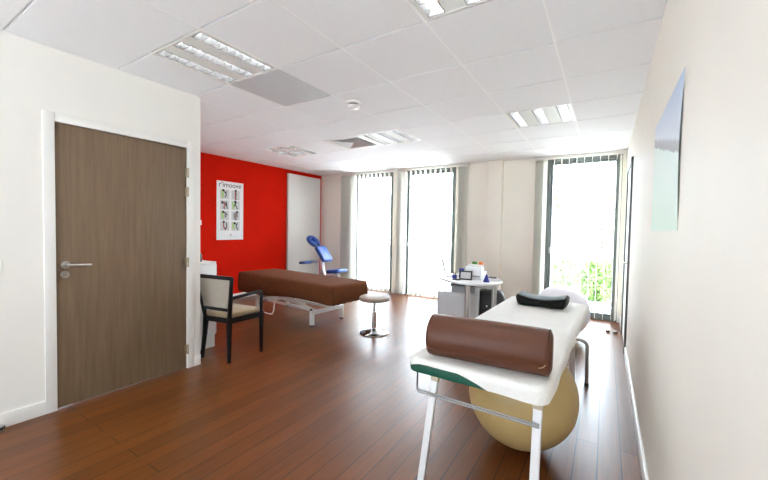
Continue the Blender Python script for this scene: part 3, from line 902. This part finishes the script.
# ------------------------------------------------------------------ desk and its things
def catmull(poly, n=6):
    out = []; L = len(poly)
    for i in range(L):
        p0, p1, p2, p3 = [Vector(poly[(i + k - 1) % L]) for k in range(4)]
        for j in range(n):
            t = j / n
            q = .5 * ((2 * p1) + (p2 - p0) * t + (2 * p0 - 5 * p1 + 4 * p2 - p3) * t * t + (3 * p1 - p0 - 3 * p2 + p3) * t ** 3)
            out.append((q.x, q.y))
    return out
DX, DYc = -1.40, 4.35
r = thing('desk', 'white curved desk on steel tube legs', 'desk', (DX, DYc, 0))
poly = [(-1.835, 4.27), (-1.72, 4.09), (-1.52, 3.94), (-1.34, 3.87), (-1.17, 3.90), (-1.05, 4.02), (-1.005, 4.20), (-1.06, 4.40), (-1.20, 4.60), (-1.36, 4.78), (-1.56, 4.82), (-1.76, 4.66), (-1.85, 4.45)]
poly = catmull([(x - DX, y - DYc) for x, y in poly])
B().prism(poly, .716, .742, bev=.006).obj('desktop', 'desk', r)
for (x, y) in ((-1.345, 4.0), (-1.11, 4.28), (-1.60, 4.74)):
    lg = B().lathe([(0, .015), (.028, .015), (.028, .70), (.045, .703), (.045, .716), (0, .716)], 24, (x - DX, y - DYc, 0)).obj('leg', 'steel', r)
    B().lathe([(0, 0), (.034, 0), (.034, .012), (.028, .018), (0, .018)], 20, (x - DX, y - DYc, 0)).obj('foot', 'black', lg)
g = B()
g.box(-.02, .28, .14, .16, .60, .70, bev=.003).box(-.02, .28, .14, .30, .60, .606)
g.obj('cable_tray', 'white_metal', r)
# drawer unit
r = thing('drawer_unit', 'pale grey drawer unit under the white desk', 'drawer unit', (-1.585, 4.40, 0), math.radians(14))
B().box(-.24, .24, -.25, .25, .04, .565, bev=.004).obj('body', 'grey_cabinet', r)
for i in range(3):
    z0 = .05 + i * .17
    df = B().box(-.235, .235, .25, .266, z0, z0 + .165, bev=.002).obj('drawer', 'grey_cabinet', r)
    B().tube(fillet([(-.06, .262, z0 + .12), (-.06, .285, z0 + .12), (.06, .285, z0 + .12), (.06, .262, z0 + .12)], .01), .005, 8).obj('handle', 'steel', df)
for sx in (-1, 1):
    for sy in (-1, 1): B().lathe([(0, 0), (.02, 0), (.02, .04), (0, .04)], 14, (sx * .2, sy * .2, 0)).obj('castor', 'black', r)
# scanner on the drawer unit
r = thing('scanner', 'grey office device on top of the drawer unit', 'scanner', (-1.52, 4.36, .567), math.radians(14))
B().box(-.13, .15, -.14, .14, 0, .075, bev=.008).obj('body', 'mgrey', r)
B().box(-.125, .145, -.135, .135, .076, .10, bev=.006).obj('lid', 'dgrey', r)
# black bag
r = thing('bag', 'black bag standing on the floor beside the drawer unit', 'bag', (-1.31, 4.88, 0), math.radians(12))
rings = []
for z, ins in ((.0, .03), (.012, .012), (.05, .0), (.3, .0), (.44, .012), (.50, .035), (.53, .07)):
    rings.append([Vector((x + .006 * math.sin(7 * y + 9 * z), y, z)) for x, y in rrect(.20 - ins, .13 - ins, .07 - ins * .4)])
g = B(); g.shell(rings); g.obj('body', 'black', r, angle=60)
g = B(); cushion(g, .14, .10, .03, -.02, .02, .012, mx=Matrix.Translation((0, -.13, .2)) @ Matrix.Rotation(PI / 2, 4, 'X')); g.obj('pocket', 'black', r)
g = B(); g.tube(fillet([(-.08, 0, .52), (-.08, 0, .60), (.08, 0, .60), (.08, 0, .52)], .05), .012, 8); g.obj('handle', 'black', r)
B().lathe([(0, -.003), (.011, -.003), (.011, .003), (0, .003)], 16, (-.04, -.153, .33), 'Y').obj('badge', 'white_metal', r)
# laptop, screen seen edge-on
r = thing('laptop', 'open white laptop at the left tip of the desk', 'laptop', (-1.64, 4.38, .742), math.radians(111))
B().box(-.15, .15, -.11, .11, 0, .016, bev=.004).obj('base', 'desk', r)
g = B(); g.box(-.13, .13, -.09, .04, .0165, .018); g.obj('keyboard', 'mgrey', r)
mx = Matrix.Translation((0, .11, .012)) @ Matrix.Rotation(math.radians(-17), 4, 'X')
g = B(); g.box(-.15, .15, 0, .008, 0, .225, bev=.003, mx=mx); lid = g.obj('lid', 'desk', r)
g = B(); g.box(-.138, .138, -.001, .0005, .014, .212, mx=mx); g.obj('screen', 'screen', lid)
# white box / printer
r = thing('printer', 'white printer in the middle of the desk', 'printer', (-1.36, 4.30, .742), math.radians(8))
B().box(-.095, .095, -.10, .12, 0, .155, bev=.012).obj('body', 'desk', r)
B().box(-.08, .08, .0, .11, .155, .172, bev=.005).obj('paper_tray', 'desk', r)
B().box(-.08, .08, -.104, -.099, .03, .05).obj('paper_slot', 'mgrey', r)
for (nm, lx, m_, lb, wd) in (('medicine_box', -.045, 'green_box', 'small green box on the white printer', .06), ('medicine_box', .03, 'orange_box', 'small orange box on the white printer', .05)):
    o = B().box(-wd / 2, wd / 2, -.03, .03, 0, .032, bev=.002).obj(nm, m_)
    o.location = (-1.36 + lx + .03, 4.30 + .05, .742 + .173); o.rotation_euler = (0, 0, math.radians(8)); tag(o, lb, 'box')
# photo frame
r = thing('photo_frame', 'black photo frame propped before the white printer', 'photo frame', (-1.405, 4.10, .7425), math.radians(12))
tl = Matrix.Rotation(math.radians(-12), 4, 'X')
w_, h_ = .075, .11
g = B()
g.box(-w_, w_, 0, .012, 0, .018, bev=.002, mx=tl).box(-w_, w_, 0, .012, h_ - .016, h_, bev=.002, mx=tl).box(-w_, -w_ + .016, 0, .012, .016, h_ - .014, bev=.002, mx=tl).box(w_ - .016, w_, 0, .012, .016, h_ - .014, bev=.002, mx=tl)
g.obj('frame', 'black', r)
B().box(-w_ + .014, w_ - .014, .006, .010, .016, h_ - .014, mx=tl).obj('picture', 'photo', r)
B().beam((0, .03, h_ * .75), (0, .075, .003), .03, .004).obj('stand', 'black', r)
# small things
o = B().lathe([(0, 0), (.034, 0), (.038, .004), (.010, .085), (.006, .09), (0, .09)], 24).obj('paper_cone', 'blue_dark'); o.location = (-1.155, 4.10, .7425)
tag(o, 'blue cone shaped bottle at the right of the printer', 'bottle')
r = thing('pen_cup', 'small blue cup at the left of the photo frame', 'cup', (-1.55, 4.12, .7425))
B().lathe([(0, 0), (.026, 0), (.030, .045), (.026, .045), (.023, .006), (0, .006)], 24).obj('body', 'blue_dark', r)
for i, (dx, dy) in enumerate(((.008, .0), (-.01, .006))):
    B().beam((dx, dy, .008), (dx * 2, dy * 2, .085), .006, .006).obj('pen', 'black', r)
o = B().box(-.05, .05, -.028, .028, 0, .012, bev=.004).obj('phone', 'black'); o.location = (-1.50, 4.04, .7425); o.rotation_euler.z = .4
tag(o, 'flat black phone on the desk edge before the photo frame', 'phone')
o = B().box(-.03, .03, -.012, .012, 0, .13, bev=.004).obj('tissue_box', 'blue_dark'); o.location = (-1.475, 4.163, .7425); o.rotation_euler.z = .2
tag(o, 'blue box against the left side of the printer', 'box')
g = B(); random.seed(3)
o = B().box(-.06, .06, -.085, .085, 0, .022, bev=.002).obj('paper_pile', 'paper'); o.location = (-1.145, 4.33, .7425); o.rotation_euler.z = .5
tag(o, 'pile of white papers on the right end of the desk', 'papers')
o = B().box(-.05, .05, -.035, .035, 0, .012, bev=.003).obj('notebook', 'dgrey'); o.location = (-1.15, 4.32, .7648); o.rotation_euler.z = .3
tag(o, 'small dark notebook on the pile of papers', 'notebook')
r = thing('document_tray', 'white document tray with papers behind the laptop', 'document tray', (-1.43, 4.585, .7425), .0)
B().box(-.10, .10, -.13, .13, 0, .006).box(-.10, -.094, -.13, .13, .006, .06).box(.094, .10, -.13, .13, .006, .06).box(-.094, .094, .124, .13, .006, .06).obj('tray', 'desk', r)
B().box(-.088, .088, -.12, .12, .007, .05, bev=.002).obj('papers', 'paper', r)

# ------------------------------------------------------------------ blue massage chair
r = thing('massage_chair', 'blue padded massage chair with face ring by the white panel', 'massage chair', (-4.9, 5.5, 0), 0)
def pad(a, b, rad, t, loc, ry, name, extra=0):
    g = B(); mx = Matrix.Translation(Vector(loc)) @ Matrix.Rotation(extra, 4, 'Z') @ Matrix.Rotation(ry, 4, 'Y')
    cushion(g, a, b, rad, -t / 2, t / 2, t * .42, mx=mx); return g.obj(name, 'blue', r)
pad(.185, .15, .05, .08, (.02, 0, .80), math.radians(52), 'chest_pad')
pad(.09, .21, .05, .055, (-.385, -.02, .60), math.radians(-4), 'arm_pad')
pad(.165, .17, .06, .07, (.37, 0, .47), math.radians(-6), 'seat_pad')
for s in (-1, 1): pad(.15, .075, .04, .06, (.14, s * .2, .25), math.radians(28), 'knee_pad')
# face ring
mx = Matrix.Translation(Vector((-.27, 0, 1.04))) @ Matrix.Rotation(math.radians(40), 4, 'Y')
pts = []
for i in range(30):
    t = math.radians(20) + (2 * PI - math.radians(40)) * i / 29
    pts.append(mx @ Vector((.115 * math.cos(t), .095 * math.sin(t), 0)))
B().tube(pts, .05, 14).obj('face_ring', 'blue', r)
g = B(); g.beam((-.22, 0, 1.0), (-.05, 0, .86), .05, .012); g.obj('head_bracket', 'steel', r)
g = B()
g.beam((.10, 0, .08), (-.05, 0, .84), .05, .045, .004)
g.beam((-.02, 0, .68), (-.36, 0, .575), .035, .03, .004); g.beam((.08, 0, .2), (.37, 0, .43), .045, .04, .004)
g.beam((-.02, -.03, .62), (.14, -.06, .2), .03, .03, .004)
g.obj('frame', 'white_metal', r)
g = B(); g.beam((-.30, 0, .035), (.60, 0, .035), .05, .04, .004)
for x in (-.30, .60): g.beam((x, -.25, .03), (x, .25, .03), .05, .04, .004)
g.beam((.60, 0, .04), (.37, 0, .43), .04, .035, .003)
g.obj('base', 'white_metal', r)
for x in (-.30, .60):
    for s in (-1, 1): B().lathe([(0, 0), (.028, 0), (.028, .02), (0, .02)], 14, (x, s * .24, 0)).obj('foot', 'rubber', r)

# ------------------------------------------------------------------ outside
struct(B().box(-40, 30, -40, 60, -.26, -.13).obj('ground', 'terrace'))
def leafy(name, mats, parent, c, sc, n, size, seed):
    rnd = random.Random(seed); bm = bmesh.new()
    for i in range(n):
        while True:
            p = Vector((rnd.uniform(-1, 1), rnd.uniform(-1, 1), rnd.uniform(-1, 1)))
            if .35 < p.length < 1: break
        q = Vector((c[0] + p.x * sc[0], c[1] + p.y * sc[1], c[2] + p.z * sc[2]))
        u = Vector((rnd.gauss(0, 1), rnd.gauss(0, 1), rnd.gauss(0, 1))).normalized()
        w = u.cross(Vector((rnd.gauss(0, 1), rnd.gauss(0, 1), rnd.gauss(0, 1)))).normalized()
        s = size * rnd.uniform(.6, 1.3)
        vs = [bm.verts.new(q + u * s), bm.verts.new(q + w * s * .45), bm.verts.new(q - u * s), bm.verts.new(q - w * s * .45)]
        bm.faces.new(vs)
    me = bpy.data.meshes.new(name); bm.to_mesh(me); bm.free(); me.materials.append(M[mats])
    o = bpy.data.objects.new(name, me); COL.objects.link(o); o.parent = parent; return o
def bush(label, loc, sc, m_, seed, n=2200, size=.05):
    r = thing('bush', label, 'bush', loc, 0, 'garden bushes outside the right window')
    leafy('foliage', m_, r, (0, 0, sc[2] * .95), sc, n, size, seed)
    g = B(); rnd = random.Random(seed)
    for i in range(5):
        t = rnd.uniform(0, 6.28); g.tube([(0.03 * math.cos(t), .03 * math.sin(t), 0), (.25 * sc[0] * math.cos(t), .25 * sc[1] * math.sin(t), sc[2]), (.5 * sc[0] * math.cos(t), .5 * sc[1] * math.sin(t), sc[2] * 1.6)], [.018, .012, .005], 6)
    g.obj('stems', 'bark', r)
bush('bright green garden bush seen low in the right window', (-.12, 8.9, -.13), (.42, .4, .46), 'leaf_a', 1)
bush('pale green garden bush left of the bright one, in the right window', (-.95, 9.3, -.13), (.45, .4, .5), 'leaf_b', 2)
bush('green garden bush at the edge of the right window frame', (.62, 9.6, -.13), (.5, .45, .62), 'leaf_a', 3)
def tree(label, loc, h, sc, m_, seed):
    r = thing('tree', label, 'tree', loc, 0, 'pale trees beyond the terrace')
    B().tube([(0, 0, 0), (.05, 0, h * .4), (0, .05, h * .8)], [.10, .07, .03], 8).obj('trunk', 'bark', r)
    leafy('crown', m_, r, (0, 0, h), sc, 5000, .09, seed)
tree('pale garden tree behind the pale bush, at the left of the right window', (-2.3, 13.5, -.13), 2.0, (1.1, 1.0, 1.3), 'leaf_b', 11)
tree('distant garden tree behind the bright green bush', (-.2, 19.0, -.13), 2.4, (1.5, 1.3, 1.9), 'leaf_b', 12)

# ------------------------------------------------------------------ light
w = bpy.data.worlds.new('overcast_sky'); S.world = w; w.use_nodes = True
bg = w.node_tree.nodes['Background']
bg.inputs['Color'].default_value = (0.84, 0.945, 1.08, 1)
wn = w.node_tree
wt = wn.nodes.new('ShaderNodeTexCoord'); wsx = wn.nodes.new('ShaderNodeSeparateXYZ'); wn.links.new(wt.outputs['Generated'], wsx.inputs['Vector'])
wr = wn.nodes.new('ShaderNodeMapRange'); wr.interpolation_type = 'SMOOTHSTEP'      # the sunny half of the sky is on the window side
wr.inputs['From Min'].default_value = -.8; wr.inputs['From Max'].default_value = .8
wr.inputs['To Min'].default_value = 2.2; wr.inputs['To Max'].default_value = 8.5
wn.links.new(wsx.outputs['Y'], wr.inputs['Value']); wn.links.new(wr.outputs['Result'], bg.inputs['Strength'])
sl = bpy.data.lights.new('sun', 'SUN'); sl.energy = 6.0; sl.angle = math.radians(2); sl.color = (1.0, .95, .88)
so_ = bpy.data.objects.new('sun', sl); COL.objects.link(so_)
so_.rotation_euler = Vector((-.75, .10, -.9)).to_track_quat('-Z', 'Y').to_euler()

# ------------------------------------------------------------------ camera
yaw, pit, rol, fpx = -0.558226789, -0.0328256563, 0.0188153528, 355.557918
f = Vector((math.sin(yaw) * math.cos(pit), math.cos(yaw) * math.cos(pit), math.sin(pit)))
rv = Vector((math.cos(yaw), -math.sin(yaw), 0)); uv = rv.cross(f)
c_, s_ = math.cos(rol), math.sin(rol)
r2 = c_ * rv + s_ * uv; u2 = -s_ * rv + c_ * uv
cam = bpy.data.cameras.new('camera'); co = bpy.data.objects.new('camera', cam); COL.objects.link(co)
mw = Matrix((( r2.x, u2.x, -f.x, 0), (r2.y, u2.y, -f.y, 0), (r2.z, u2.z, -f.z, 1.34), (0, 0, 0, 1)))
co.matrix_world = mw
cam.sensor_fit = 'HORIZONTAL'; cam.sensor_width = 36; cam.lens = fpx / 768 * 36; cam.clip_start = .02; cam.clip_end = 200
S.camera = co
S.view_settings.view_transform = 'Standard'; S.view_settings.look = 'None'
S.view_settings.gamma = 1; S.view_settings.use_curve_mapping = False
S.view_settings.exposure = 1.55
S.cycles.max_bounces = 10; S.cycles.diffuse_bounces = 7; S.cycles.transparent_max_bounces = 16
S.cycles.use_denoising = True
S.cycles.sample_clamp_indirect = 8
